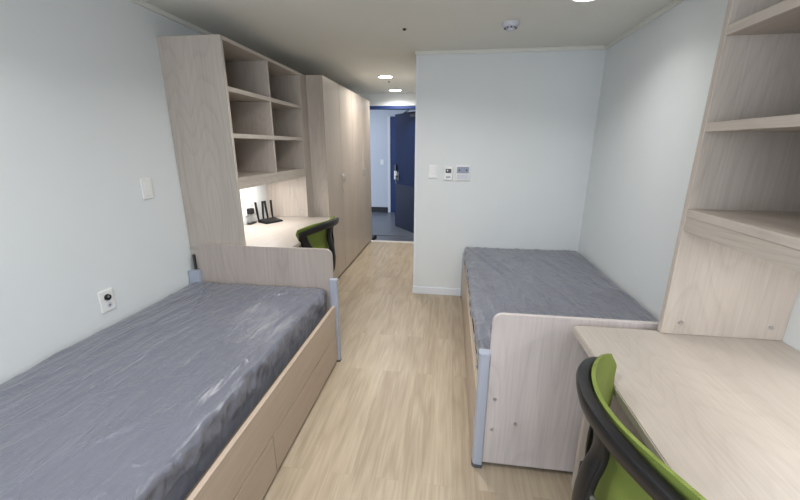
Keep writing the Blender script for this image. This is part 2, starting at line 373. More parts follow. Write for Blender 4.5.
# ------------------------------------------------------------------ entrance door, open into the corridor
def entrance_door():
    hx, hy = -0.475, 6.03; ex, ey = -0.993, 6.74
    L_ = math.hypot(ex-hx, ey-hy); ang = math.atan2(ey-hy, ex-hx)
    t = thing('door_1', 'navy blue steel entrance door standing open into the corridor', 'door', (hx, hy, 0), ang); t['kind'] = 'structure'
    # local x = along the leaf from hinge to free edge; +y side faces the room (after rotation it points to -x/-y)
    bm = bmesh.new(); abox(bm, (0, -0.022, 0.012), (L_, 0.022, 1.985), 0.002); O('door_leaf', bm, M_blue, t, loc='local')
    bm = bmesh.new(); abox(bm, (0.02, 0.022, 0.012), (L_-0.02, 0.0245, 0.79), 0.0005); O('kick_plate', bm, plain('dark_navy_plate', (12, 24, 56), 0.6), t, loc='local')
    bm = bmesh.new(); abox(bm, (0.0, -0.02, 0.0), (L_, 0.02, 0.012)); O('bottom_seal', bm, M_blk2, t, loc='local')
    # digital lock (room side)
    bm = bmesh.new(); abox(bm, (L_-0.085, 0.022, 1.02), (L_-0.02, 0.048, 1.13), 0.004); lk = O('digital_lock', bm, M_blk2, t, loc='local')
    bm = bmesh.new(); abox(bm, (L_-0.085, 0.022, 0.87), (L_-0.02, 0.055, 1.02), 0.006); O('lock_cover', bm, M_white, lk, loc='local')
    bm = bmesh.new(); acyl(bm, (L_-0.12, 0.02, 0.93), (L_-0.12, 0.075, 0.93), 0.016); tube(bm, [(L_-0.12, 0.07, 0.93), (L_-0.135, 0.075, 0.91), (L_-0.14, 0.075, 0.80)], 0.010, flat=1)
    abox(bm, (L_-0.15, 0.022, 0.86), (L_-0.105, 0.034, 1.0), 0.004)
    O('door_handle', bm, M_grey, t, True, 'local')
    bm = bmesh.new(); abox(bm, (0.05, 0.022, 1.90), (0.27, 0.062, 1.955), 0.004); c = O('door_closer', bm, M_black, t, loc='local')
    bm = bmesh.new(); tube(bm, [(0.16, 0.045, 1.96), (0.36, 0.13, 1.97)], 0.009, smooth=1); tube(bm, [(0.36, 0.13, 1.97), (0.08, 0.20, 1.985)], 0.009, smooth=1); O('closer_arm', bm, M_black, c, loc='local')
    for z in (0.25, 1.0, 1.75):
        bm = bmesh.new(); acyl(bm, (0, -0.03, z), (0, -0.03, z+0.1), 0.01, n=12); O('hinge', bm, M_grey, t, loc='local')
    # shoe seen in front
    return t
# the leaf's local +y must face the room: rotate check is done by the angle (free edge at up-left, +y points down-left)
entrance_door()
area('corridor_light', (-1.9, 7.2, ZC-0.03), (0, 0, 0), 0.5, 4.5, (0.93, 0.96, 1.0), 'RECTANGLE', 0.5)

# ------------------------------------------------------------------ downlights
M_lens = emis('downlight_lens', (255, 252, 245), 14)
def downlight(x, y, power, label, r=0.078, color=(1.0, 0.985, 0.955), spread=130):
    t = thing('ceiling_downlight', label, 'ceiling light', (x, y, ZC), 0, 'round recessed ceiling downlights')
    bm = bmesh.new()
    prof = [(r, 0.0), (r+0.012, -0.002), (r+0.014, -0.006), (r+0.004, -0.008), (r-0.002, -0.005)]
    n = 40; rings = [[bm.verts.new((p*math.cos(2*math.pi*k/n), p*math.sin(2*math.pi*k/n), z)) for k in range(n)] for p, z in prof]
    for a, b in zip(rings, rings[1:]):
        for k in range(n): bm.faces.new((a[k], a[(k+1) % n], b[(k+1) % n], b[k]))
    O('trim_ring', bm, M_white, t, True, 'local')
    bm = bmesh.new(); acyl(bm, (0, 0, -0.001), (0, 0, -0.006), r, n=40); O('lens', bm, M_lens, t, loc='local')
    area('downlight_lamp', (x, y, ZC-0.009), (0, 0, 0), r*2, power, color, spread=math.radians(spread))
PW = 6.2
downlight(-0.805, 4.60, PW*1.6, 'lit round downlight between the wardrobes and the white partition wall, nearer of the hallway pair', spread=152)
downlight(-0.85, 5.68, PW*1.0, 'lit round downlight just in front of the blue entrance door header', 0.085, spread=152)
downlight(0.69, 2.37, PW*0.4, 'lit round downlight cut by the top edge, above the right bed')
downlight(-0.36, 2.2, PW*1.7, 'lit round downlight above the gap between the two beds, left of the smoke detector', spread=150)
downlight(-0.36, 0.45, PW, 'assumed round downlight overhead, out of view near the window end of the aisle')  # assumed lamp out of view, placed to match the room's lighting
downlight(0.69, 0.1, PW*0.55, 'assumed round downlight overhead, out of view above the right desk chair')  # unseen lamp, assumed for the light at this end of the room
downlight(-1.25, 0.75, PW*0.5, 'added round downlight overhead, out of view above the middle of the left bed')  # unseen lamp added to brighten the left bed's sheet

# sprinkler / screw dots
for x, y, lb in ((-0.36, 2.84, 'tiny dark ceiling sensor dot left of the smoke detector'), (-0.82, 4.95, 'tiny dark ceiling sensor dot between the two hallway downlights')):
    bm = bmesh.new(); acyl(bm, (x, y, ZC), (x, y, ZC-0.006), 0.013, n=16); acyl(bm, (x, y, ZC-0.006), (x, y, ZC-0.011), 0.008, n=16)
    tag(O('ceiling_sensor', bm, M_black), lb, 'sensor', 'small ceiling sensors')
# smoke detector
t = thing('smoke_detector', 'domed white smoke detector on the ceiling in front of the partition wall', 'smoke detector', (0.352, 2.80, ZC))
bm = bmesh.new()
prof = [(0.055, 0), (0.056, -0.012), (0.052, -0.02), (0.044, -0.03), (0.026, -0.034), (0.024, -0.046), (0.006, -0.05)]
n = 32; rings = [[bm.verts.new((p*math.cos(2*math.pi*k/n), p*math.sin(2*math.pi*k/n), z)) for k in range(n)] for p, z in prof]
for a, b in zip(rings, rings[1:]):
    for k in range(n): bm.faces.new((a[k], a[(k+1) % n], b[(k+1) % n], b[k]))
bm.faces.new(rings[-1]); bmesh.ops.recalc_face_normals(bm, faces=bm.faces[:])
O('housing', bm, M_lilac, t, True, 'local')
bm = bmesh.new()
for k in range(10):
    a = 2*math.pi*(k+.5)/10; x, y = 0.037*math.cos(a), 0.037*math.sin(a)
    acyl(bm, (x, y, -0.027), (x*1.02, y*1.02, -0.035), 0.0058, n=10)
O('vent_slots', bm, M_black, t, loc='local')

# ------------------------------------------------------------------ hutch + desk units (left and right mirror images)
def hutch(side, y0, y1, label, sw):
    """side=-1 left wall, +1 right wall. Open shelf unit standing on the desk; depth .407"""
    xw = XL if side < 0 else XR
    def X(d): return xw - side*d                      # d = distance from the wall
    D = 0.407
    t = thing('desk_hutch', label, 'bookshelf', (X(D/2), (y0+y1)/2, 0.78))
    def bx(name, d0, d1, ya, yb, z0, z1, mat, bev=0.0012):
        return B(name, (min(X(d0), X(d1)), ya, z0), (max(X(d0), X(d1)), yb, z1), mat, t, bev)
    bx('side_panel', 0.001, D, y0, y0+0.022, 0.781, 2.075, M_wz); bx('side_panel', 0.001, D, y1-0.022, y1, 0.781, 2.075, M_wz)
    for z in (2.053, 1.772, 1.497): bx('shelf' if z < 2 else 'top_panel', 0.012, D-0.001, y0+0.0225, y1-0.0225, z, z+0.022 if z > 2 else z+0.028, M_wy)
    bx('bottom_shelf', 0.012, D-0.001, y0+0.0225, y1-0.0225, 1.222, 1.248, M_wy)
    bx('apron', D-0.022, D-0.003, y0+0.0225, y1-0.0225, 1.172, 1.2215, M_wy)
    ym = (y0+y1)/2 - (0.008 if side < 0 else 0)
    for z0, z1 in ((1.2485, 1.4965), (1.5255, 1.7715), (1.8005, 2.0525)):
        bx('divider', 0.012, D-0.006, ym-0.011, ym+0.011, z0, z1, M_wz)
    bx('back_panel', 0.001, 0.0115, y0+0.0225, y1-0.0225, 1.222, 2.075, M_wz)
    # shelf pin screws and panel bolts
    yf = y0+0.022 if side < 0 else y1-0.022
    ysc = (y1-0.022) if side > 0 else (y1-0.022)
    for d in (0.05, D-0.06):
        bm = bmesh.new(); acyl(bm, (X(d), ysc-0.004, 0.83), (X(d), ysc+0.0005, 0.83), 0.007, n=14); O('bolt', bm, M_chrome, t, True)
    # lamp under the bottom shelf
    lt = B('lamp_housing', (min(X(0.16), X(0.20)), y0+0.25, 1.205), (max(X(0.16), X(0.20)), y1-0.25, 1.2215), M_white, t, 0.002)
    B('lamp_diffuser', (min(X(0.165), X(0.195)), y0+0.26, 1.2), (max(X(0.165), X(0.195)), y1-0.26, 1.205), emis('shelf_lamp_diffuser', (255, 250, 242), 4), lt, 0.0)
    area('under_shelf_lamp', (X(0.18), (y0+y1)/2, 1.198), (0, 0, 0), 0.03, sw, (1.0, 0.97, 0.94), 'RECTANGLE', y1-y0-0.52, spread=math.radians(170))
    return t
def desk(side, y0, y1, label, gdesk):
    xw = XL if side < 0 else XR
    def X(d): return xw - side*d
    t = thing('study_desk', label, 'desk', (X(0.35), (y0+y1)/2, 0))
    D = 0.711
    # desktop with rounded front corners
    bm = bmesh.new()
    xa, xb = sorted((X(0.001), X(D)))
    r = 0.022
    rad = (0, r, r, 0) if side < 0 else (r, 0, 0, r)
    rounded_panel(bm, rr(xa, xb, y0, y1, rad), 'z', 0.752, 0.78, 0.003)
    O('desktop', bm, M_desk, t)
    for ya in (y0+0.002, y1-0.027):
        B('side_panel', (min(X(0.002), X(0.622)), ya, 0.0), (max(X(0.002), X(0.622)), ya+0.025, 0.7515), M_wz, t, 0.0015)
    B('modesty_panel', (min(X(0.03), X(0.048)), y0+0.028, 0.35), (max(X(0.03), X(0.048)), y1-0.028, 0.7515), M_wy, t, 0.0015)
    return t
hutch(-1, 2.228, 3.40, 'tall pale wood shelf unit with six open cubbies beside the wardrobes, on the left desk', 4.2)
hutch(1, 0.17, 1.375, 'pale wood open shelf unit against the right wall, standing on the right desk', 1.9)
desk(-1, 2.228, 3.40, 'pale wood desk behind the left bed, carrying the black router', 1)
desk(1, 0.17, 1.376, 'pale wood desk in the right foreground beside the headboard of the right bed', 1)
B('filler_panel', (XL+0.002, 3.402, 0.0), (-1.369, 3.5435, 2.075), M_wz, None, 0.001)
tag(bpy.data.objects['filler_panel'], 'narrow pale wood filler between the left shelf unit and the near wardrobe', 'panel')

# ------------------------------------------------------------------ wardrobes
def wardrobe(y0, y1, label):
    t = thing('wardrobe', label, 'wardrobe', (-1.49, (y0+y1)/2, 0), 0, 'double wardrobes along the left wall')
    x0, x1 = XL+0.003, -1.209
    bm = bmesh.new()
    abox(bm, (x0, y0+0.001, 0), (x1-0.021, y0+0.021, 2.079), 0.001); abox(bm, (x0, y1-0.021, 0), (x1-0.021, y1-0.001, 2.079), 0.001)
    abox(bm, (x0, y0+0.021, 2.057), (x1-0.021, y1-0.021, 2.079), 0.001); abox(bm, (x0, y0+0.021, 0.05), (x1-0.03, y1-0.021, 0.07), 0.001)
    abox(bm, (x0, y0+0.021, 0.07), (x0+0.01, y1-0.021, 2.057)); abox(bm, (x1-0.06, y0+0.021, 0.0), (x1-0.045, y1-0.021, 0.05))
    O('cabinet_body', bm, M_wz, t)
    ym = (y0+y1)/2
    for s, ya, yb in ((-1, y0+0.002, ym-0.003), (1, ym+0.003, y1-0.002)):
        d = B('wardrobe_door', (x1-0.0205, ya, 0.028), (x1, yb, 2.079), M_door_w, t, 0.0015)
        yh = ym + s*0.035
        bm = bmesh.new(); tube(bm, [(x1-0.002, yh, 1.065), (x1+0.022, yh, 1.068), (x1+0.028, yh, 1.105), (x1+0.022, yh, 1.142), (x1-0.002, yh, 1.145)], 0.0055, 8)
        O('handle', bm, M_chrome, d, True)
        if s > 0:
            bm = bmesh.new(); acyl(bm, (x1-0.001, ym+0.03, 0.962), (x1+0.007, ym+0.03, 0.962), 0.010, n=16); O('lock', bm, M_chrome, d, True)
    return t
wardrobe(3.545, 4.556, 'pale wood double wardrobe next to the shelf unit, nearer of the two')
wardrobe(4.558, 5.57, 'pale wood double wardrobe nearest the entrance door, farther of the two')

# ------------------------------------------------------------------ beds
def ridged(p, sc, fx, fy, rot, seed):
    c, s = math.cos(rot), math.sin(rot)
    x = (p.x*c - p.y*s); y = (p.x*s + p.y*c)
    q = Vector((x*fx*sc, y*fy*sc, seed))
    n = noise.noise(q + 0.35*Vector((noise.noise(q*0.7+Vector((3, 1, 2))), noise.noise(q*0.7+Vector((8, 5, 1))), 0)))
    return (1-min(1, abs(n)*3.2))**2
def sheeted_mattress(x0, x1, y0, y1, z0, z1, label, rot, seed, creases, rad=0.032, side_amp=0.010, am_=1.5, free=0, mat=None):
    """rounded-box mattress wrapped in a crinkled sheet; dense grid displaced along its normals"""
    st = 0.0105
    bm = bmesh.new()
    cx, cy_, cz = (x0+x1)/2, (y0+y1)/2, (z0+z1)/2
    hx, hy, hz = (x1-x0)/2, (y1-y0)/2, (z1-z0)/2
    nx, ny, nz = int(2*hx/st), int(2*hy/st), int(2*hz/st)
    cache = {}
    def vert(i, j, k):
        key = (i, j, k)
        if key in cache: return cache[key]
        p = Vector((-hx+2*hx*i/nx, -hy+2*hy*j/ny, -hz+2*hz*k/nz))
        inner = Vector((max(-hx+rad, min(hx-rad, p.x)), max(-hy+rad, min(hy-rad, p.y)), max(-hz+rad, min(hz-rad, p.z))))
        d = p-inner
        nrm = d.normalized() if d.length > 1e-6 else Vector((0, 0, 1))
        q = inner + nrm*rad
        W = q + Vector((cx, cy_, cz))
        top = max(0, nrm.z)
        a = 0.0
        a += top*(0.0065*ridged(W, 1.0, 4.5, 0.9, rot, seed) + 0.0045*ridged(W, 1.0, 11, 1.8, rot*1.3, seed+5) + 0.0022*ridged(W, 1.0, 26, 5, rot*0.8, seed+7) + 0.0010*ridged(W, 1.0, 7, 10, 0.6, seed+9))
        a += top*0.006*noise.noise(Vector((W.x*2.2, W.y*2.2, seed)))
        # creases: (px,py,qx,qy,width,amp)
        for (ax, ay, bx_, by_, wd, am) in creases:
            A = Vector((ax, ay)); Bv = Vector((bx_, by_)); PP = Vector((W.x, W.y)); ab = Bv-A
            tt = max(0, min(1, (PP-A).dot(ab)/ab.length_squared)); dd = (PP-(A+ab*tt)).length
            if dd < wd*3: a += am_*am*math.exp(-(dd/wd)**2)*(0.25+0.75*math.sin(math.pi*min(1, max(0.02, tt))))
        # pulled folds down the sides
        sd = 1-abs(nrm.z)
        if nrm.x*free < 0.3: sd *= 0.2
        along = W.y if abs(nrm.x) > abs(nrm.y) else W.x
        a += sd*side_amp*(noise.noise(Vector((along*9+W.z*7, W.z*3, seed+2))) + 0.6*noise.noise(Vector((along*26-W.z*16, W.z*5, seed+3))) + 0.35*noise.noise(Vector((along*60, W.z*22, seed+4))))
        # shoulder puckers just under the top edge
        if free and nrm.x*free > 0.3:                     # tucked down inside the side rail
            u = max(0, min(1, (0.462-W.z)/0.035)); u = u*u*(3-2*u)
            a = a*(1-0.75*u); W = W - Vector((free*u*(0.033 if free < 0 else 0.006), 0, 0))
        v = bm.verts.new(W + nrm*a); cache[key] = v; return v
    def face(a, b, c, d): bm.faces.new((a, b, c, d))
    for i in range(nx):
        for j in range(ny):
            face(vert(i, j, nz), vert(i+1, j, nz), vert(i+1, j+1, nz), vert(i, j+1, nz))
    for k in range(nz):
        for i in range(nx):
            face(vert(i, 0, k), vert(i+1, 0, k), vert(i+1, 0, k+1), vert(i, 0, k+1))
            face(vert(i+1, ny, k), vert(i, ny, k), vert(i, ny, k+1), vert(i+1, ny, k+1))
        for j in range(ny):
            face(vert(0, j+1, k), vert(0, j, k), vert(0, j, k+1), vert(0, j+1, k+1))
            face(vert(nx, j, k), vert(nx, j+1, k), vert(nx, j+1, k+1), vert(nx, j, k+1))
    b0 = [vert(0, 0, 0), vert(nx, 0, 0), vert(nx, ny, 0), vert(0, ny, 0)]
    bd = [vert(i, 0, 0) for i in range(nx)]+[vert(nx, j, 0) for j in range(ny)]+[vert(i, ny, 0) for i in range(nx, 0, -1)]+[vert(0, j, 0) for j in range(ny, 0, -1)]
    bm.faces.new(bd[::-1])
    o = O('mattress', bm, mat or M_sheet, None, False, (cx, cy_, z0))
    for f in o.data.polygons: f.use_smooth = True
    return tag(o, label, 'mattress')

def bolt(parent, x, y, z):
    bm = bmesh.new(); acyl(bm, (x, y+0.001, z), (x, y-0.005, z), 0.0075, n=14); O('bolt', bm, M_chrome, parent, True)

# left bed: foot/headboard at y=2.25, open end towards the window
BL0, BL1 = 0.17, 2.235
t = thing('storage_bed', 'pale wood single bed with drawers along the left wall', 'bed', (-1.25, 1.2, 0), 0, 'pale wood storage beds')
bm = bmesh.new(); rounded_panel(bm, rr(-1.706, -0.749, 0.25, 0.803, (0, 0, 0.045, 0.045)), 'y', 2.2055, 2.2255, 0.002); O('headboard', bm, M_hbl, t)
def bed_post(xa, xb, ya, yb, z1, parent):
    bm = bmesh.new(); rounded_panel(bm, rr(xa, xb, ya, yb, (0.006,)*4, 4), 'z', 0.012, z1-0.008, 0); o = O('corner_post', bm, M_steel, parent, True)
    bm = bmesh.new(); rounded_panel(bm, rr(xa-0.002, xb+0.002, ya-0.002, yb+0.002, (0.007,)*4, 4), 'z', z1-0.008, z1, 0.002); O('post_cap', bm, M_steel, o, True)
    bm = bmesh.new(); rounded_panel(bm, rr(xa, xb, ya, yb, (0.006,)*4, 4), 'z', 0.0, 0.012, 0); O('post_foot', bm, M_black, o, True)
bed_post(-0.764, -0.714, 2.168, 2.205, 0.607, t); bed_post(-1.773, -1.695, 2.168, 2.205, 0.62, t)
B('gap_shade_strip', (-1.750, 2.2055, 0.60), (-1.738, 2.222, 0.725), M_steeld, t, 0.001)  # dark strip standing in for the shaded gap between post and headboard
bed_post(-0.761, -0.724, 0.15, 0.20, 0.45, t); bed_post(-1.773, -1.7435, 0.15, 0.20, 0.45, t)
B('side_rail', (-0.750, 0.2005, 0.2225), (-0.730, 2.1675, 0.425), M_rail, t, 0.0015)
dr = B('drawer', (-0.750, 1.2435, 0.022), (-0.730, 2.166, 0.2155), M_rail, t, 0.0015)
dr = B('drawer', (-0.750, 0.202, 0.022), (-0.730, 1.2365, 0.2155), M_rail, t, 0.0015)
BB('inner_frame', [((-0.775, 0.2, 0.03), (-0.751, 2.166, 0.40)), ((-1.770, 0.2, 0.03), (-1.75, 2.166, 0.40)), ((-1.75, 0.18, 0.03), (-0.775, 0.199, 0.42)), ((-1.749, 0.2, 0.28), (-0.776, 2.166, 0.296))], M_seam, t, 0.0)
sheeted_mattress(-1.758, -0.795, 0.21, 2.196, 0.297, 0.535, 'crinkled grey sheet over the mattress of the left bed, under the wall socket', 0.20, 1.7,
    [(-1.70, 2.15, -1.35, 1.88, .014, .010), (-1.62, 2.16, -1.45, 1.78, .010, .007), (-0.86, 2.14, -1.10, 1.55, .016, .012), (-0.84, 2.1, -0.92, 1.5, .012, .010),
     (-0.90, 2.15, -1.25, 1.9, .012, .009), (-0.83, 1.6, -0.90, 0.95, .012, .009), (-1.2, 2.1, -1.35, 1.3, .012, .006), (-1.0, 1.75, -1.12, 1.2, .010, .007),
     (-1.5, 1.9, -1.6, 1.1, .012, .006), (-1.30, 1.5, -1.40, 0.8, .012, .006), (-1.0, 1.2, -1.3, 1.0, .010, .006), (-0.95, 1.0, -1.15, 0.75, .010, .006), (-1.05, 2.14, -0.9, 1.95, .01, .008)],
    side_amp=0.020, free=1)

# right bed: headboard at y=1.43 (near end), far end against the partition
t = thing('storage_bed', 'pale wood single bed between the right desk and the partition wall', 'bed', (0.68, 2.45, 0), 0, 'pale wood storage beds')
bm = bmesh.new(); rounded_panel(bm, rr(0.197, 1.17, 0.028, 0.786, (0, 0, 0.03, 0.042)), 'y', 1.418, 1.440, 0.002); O('headboard', bm, M_bz, t)
bm = bmesh.new(); rounded_panel(bm, rr(0.152, 0.1965, 1.408, 1.452, (0.018, 0.003, 0.003, 0.008), 6), 'z', 0.02, 0.592, 0); cp_ = O('corner_post', bm, M_steel, t, True)
bm = bmesh.new(); rounded_panel(bm, rr(0.150, 0.197, 1.406, 1.454, (0.019, 0.003, 0.003, 0.008), 6), 'z', 0.592, 0.602, 0.002); O('post_cap', bm, M_steel, cp_, True)
bm = bmesh.new(); rounded_panel(bm, rr(0.150, 0.197, 1.406, 1.454, (0.019, 0.003, 0.003, 0.008), 6), 'z', 0.0, 0.02, 0.002); O('post_foot', bm, plain('grey_post_foot', (86, 90, 98), 0.4), cp_, True)
bed_post(0.142, 0.172, 3.43, 3.466, 0.44, t); bed_post(1.150, 1.185, 3.43, 3.466, 0.44, t)
bm = bmesh.new(); rounded_panel(bm, rr(1.150, 1.190, 1.442, 1.47, (0.004,)*4, 4), 'z', 0.0, 0.42, 0); O('corner_post', bm, M_steel, t, True)
B('side_rail', (0.150, 1.4555, 0.2225), (0.169, 3.4295, 0.400), M_rail, t, 0.0015)
B('drawer', (0.150, 1.4565, 0.022), (0.169, 2.440, 0.2155), M_rail, t, 0.0015)
B('drawer', (0.150, 2.4455, 0.022), (0.169, 3.4285, 0.2155), M_rail, t, 0.0015)
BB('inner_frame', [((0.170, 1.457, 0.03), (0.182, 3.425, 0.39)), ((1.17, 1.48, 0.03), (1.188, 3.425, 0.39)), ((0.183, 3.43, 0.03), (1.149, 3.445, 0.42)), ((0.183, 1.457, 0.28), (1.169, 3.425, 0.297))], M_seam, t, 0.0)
bolt(t, 0.231, 1.418, 0.379); bolt(t, 0.229, 1.418, 0.217); bolt(t, 0.327, 1.418, 0.261)
sheeted_mattress(0.159, 1.190, 1.452, 3.470, 0.298, 0.520, 'crinkled grey sheet over the mattress of the right bed, below the thermostats', -0.14, 4.2,
    [(0.20, 3.42, 0.45, 2.6, .012, .011), (0.18, 3.3, 0.28, 2.2, .012, .010), (0.30, 3.40, 0.62, 2.3, .012, .007), (0.22, 2.6, 0.34, 1.6, .012, .010),
     (0.40, 2.8, 0.58, 1.6, .012, .007), (0.6, 2.9, 0.9, 1.7, .012, .006), (0.19, 2.2, 0.26, 1.5, .010, .008), (0.8, 3.2, 1.05, 2.3, .014, .006), (0.24, 3.0, 0.36, 2.0, .009, .008),
     (0.5, 2.3, 0.7, 1.55, .010, .006)], side_amp=0.020, free=-1, mat=M_sheet2, rad=0.024)

# ------------------------------------------------------------------ chairs
def chair(loc, rz, label):
    """green mesh task chair, local +x = the way the sitter faces; origin on the floor below the backrest's top centre"""
    t = thing('desk_chair', label, 'chair', loc, rz, 'green mesh desk chairs')
    def L(name, bm, mat, parent=t, sm=True): return O(name, bm, mat, parent, sm, 'local')
    ZT = 0.885
    def prof(z):   # backrest x (centre line) against height
        k = [(0.40, 0.075), (0.50, 0.060), (0.58, 0.045), (0.66, 0.042), (0.74, 0.045), (0.82, 0.030), (0.885, 0.0), (0.92, -0.01)]
        for (a, xa), (b, xb) in zip(k, k[1:]):
            if z <= b:
                u = max(0, (z-a)/(b-a)); u = u*u*(3-2*u); return xa+(xb-xa)*u
        return k[-1][1]
    def wrap(y, z): return 1.6*y*y*(0.75+0.25*min(1, z/0.885))
    # black top band: a deep curved bar that wraps forward at both ends
    bm = bmesh.new()
    n = 40; rings = []
    W = 0.285
    for i in range(n+1):
        s = -1+2*i/n; y = W*s; x = wrap(y, ZT)
        h = 0.027*(1-0.35*abs(s)**4); dep = 0.019*(1-0.7*abs(s)**4)
        zc = ZT-0.010-0.050*abs(s)**2.4
        sl = 2*1.6*y; nrm = Vector((1, -sl, 0)).normalized()
        ring = []
        for k in range(12):
            a = 2*math.pi*k/12; ca, sa = math.cos(a), math.sin(a)
            u = math.copysign(abs(ca)**0.6, ca); v = math.copysign(abs(sa)**0.6, sa)
            ring.append(bm.verts.new(Vector((x, y, zc)) + nrm*(dep*u - 0.006*v) + Vector((0, 0, h*v))))
        rings.append(ring)
    for a, b in zip(rings, rings[1:]):
        for k in range(12): bm.faces.new((a[k], a[(k+1) % 12], b[(k+1) % 12], b[k]))
    bm.faces.new(rings[0]); bm.faces.new(rings[-1]); bmesh.ops.recalc_face_normals(bm, faces=bm.faces[:])
    L('top_band', bm, M_black)
    # central spine: drops from the band, sweeps back at the lumbar and returns to the seat support
    bm = bmesh.new()
    tube(bm, [(0.006, 0, 0.872), (0.024, 0, 0.80), (0.024, 0, 0.755), (0.012, 0, 0.705), (0.004, 0, 0.645), (0.004, 0, 0.57), (0.016, 0, 0.49), (0.05, 0, 0.44)], [0.022, 0.022, 0.022, 0.025, 0.026, 0.028, 0.030, 0.030], 12, 0.36, Vector((1, 0, 0)), 6)
    for s in (-1, 1):
        tube(bm, [(0.020, s*0.022, 0.85), (0.034, s*0.022, 0.79), (0.033, s*0.022, 0.745), (0.021, s*0.024, 0.70), (0.014, s*0.025, 0.64), (0.015, s*0.026, 0.57), (0.028, s*0.027, 0.49)], 0.006, 8, 1.6, Vector((1, 0, 0)), 6)
    L('back_spine', bm, M_black)
    bm = bmesh.new(); acyl(bm, (0.020, -0.026, 0.655), (0.020, -0.037, 0.655), 0.007, n=14); L('screw_cap', bm, M_chrome)
    # arms that hold the mesh at the waist
    bm = bmesh.new(); tube(bm, [(wrap(0.17, .6)+0.040, -0.168, 0.56), (0.052, -0.10, 0.54), (0.02, 0, 0.535), (0.052, 0.10, 0.54), (wrap(0.17, .6)+0.040, 0.168, 0.56)], 0.011, 8, 1.3, Vector((1, 0, 0)), 5); L('waist_bar', bm, M_black)
    # broad side frames behind the mesh, running down from the band ends to the waist bar
    for s in (-1, 1):
        bm = bmesh.new(); pts = []
        for z, hw_ in ((0.845, 0.284), (0.80, 0.266), (0.74, 0.240), (0.67, 0.200), (0.60, 0.178), (0.545, 0.165)):
            y = hw_-0.026; pts.append((prof(z)+wrap(y, z)+0.000, s*y, z))
        tube(bm, pts, [0.026, 0.034, 0.032, 0.026, 0.020, 0.015], 12, 0.32, Vector((1, -s*0.72, 0)), 5)
        L('side_frame', bm, M_black)
    # mesh panel
    bm = bmesh.new(); nu, nv = 28, 36; G = []
    z0, z1 = 0.47, ZT+0.016
    for j in range(nv+1):
        z = z0+(z1-z0)*j/nv; row = []
        key = [(0.47, 0.145), (0.60, 0.175), (0.70, 0.205), (0.78, 0.240), (0.85, 0.264), (0.907, 0.270)]
        for (a, wa), (b, wb_) in zip(key, key[1:]):
            if z <= b+1e-6:
                u = max(0, (z-a)/(b-a)); hw = wa+(wb_-wa)*u; break
        for i in range(nu+1):
            s = -1+2*i/nu; y = hw*s
            zz = z-0.034*abs(s)**4*max(0, (z-0.7)/0.2)
            row.append((y, zz))
        G.append(row)
    F_ = [[None]*(nu+1) for _ in range(nv+1)]; Bk = [[None]*(nu+1) for _ in range(nv+1)]
    for j in range(nv+1):
        for i in range(nu+1):
            y, z = G[j][i]; x = prof(z)+wrap(y, z)+0.022
            F_[j][i] = bm.verts.new((x+0.005, y, z)); Bk[j][i] = bm.verts.new((x-0.005, y, z))
    for j in range(nv):
        for i in range(nu):
            bm.faces.new((F_[j][i], F_[j][i+1], F_[j+1][i+1], F_[j+1][i])); bm.faces.new((Bk[j][i+1], Bk[j][i], Bk[j+1][i], Bk[j+1][i+1]))
    for i in range(nu):
        bm.faces.new((F_[nv][i], F_[nv][i+1], Bk[nv][i+1], Bk[nv][i])); bm.faces.new((F_[0][i+1], F_[0][i], Bk[0][i], Bk[0][i+1]))
    for j in range(nv):
        bm.faces.new((F_[j][0], F_[j+1][0], Bk[j+1][0], Bk[j][0])); bm.faces.new((F_[j+1][nu], F_[j][nu], Bk[j][nu], Bk[j+1][nu]))
    bmesh.ops.recalc_face_normals(bm, faces=bm.faces[:])
    L('backrest_mesh', bm, M_green)
    # spine, seat, gas lift, star base, castors
    bm = bmesh.new(); tube(bm, [(0.05, 0, 0.44), (0.03, 0, 0.40), (0.10, 0, 0.37), (0.26, 0, 0.375)], [0.03, 0.032, 0.03, 0.03], 10, 0.6, Vector((1, 0, 0)), 5); L('back_support', bm, M_black)
    bm = bmesh.new(); rounded_panel(bm, rr(0.08, 0.50, -0.225, 0.225, (0.09, 0.07, 0.07, 0.09), 8), 'z', 0.405, 0.455, 0.018); L('seat', bm, plain('green_seat_fabric', (118, 138, 44), 0.85))
    bm = bmesh.new(); rounded_panel(bm, rr(0.11, 0.47, -0.19, 0.19, (0.06,)*4, 6), 'z', 0.375, 0.4045, 0.006); L('seat_pan', bm, M_black)
    bm = bmesh.new(); acyl(bm, (0.28, 0, 0.10), (0.28, 0, 0.26), 0.027); acyl(bm, (0.28, 0, 0.26), (0.28, 0, 0.375), 0.016); L('gas_lift', bm, M_black)
    for k in range(5):
        a = 2*math.pi*k/5+0.3; dx, dy = math.cos(a), math.sin(a)
        bm = bmesh.new(); tube(bm, [(0.28+0.02*dx, 0.02*dy, 0.105), (0.28+0.15*dx, 0.15*dy, 0.095), (0.28+0.27*dx, 0.27*dy, 0.07)], [0.024, 0.02, 0.014], 8, 0.8, smooth=3); lg = L('base_leg', bm, M_black)
        bm = bmesh.new(); px, py = 0.28+0.27*dx, 0.27*dy
        for o_ in (-0.012, 0.012): acyl(bm, (px-dy*(o_-0.008), py+dx*(o_-0.008), 0.026), (px-dy*(o_+0.008), py+dx*(o_+0.008), 0.026), 0.026, n=20)
        acyl(bm, (px, py, 0.03), (px, py, 0.07), 0.006, n=10); L('caster', bm, M_black, lg)
    return t
chair((0.340, 0.755, 0), 0.0, 'green mesh office chair with black frame at the right foreground desk')
chair((-0.895, 2.69, 0), math.pi-0.14, 'green mesh office chair behind the left bed headboard at the router desk')

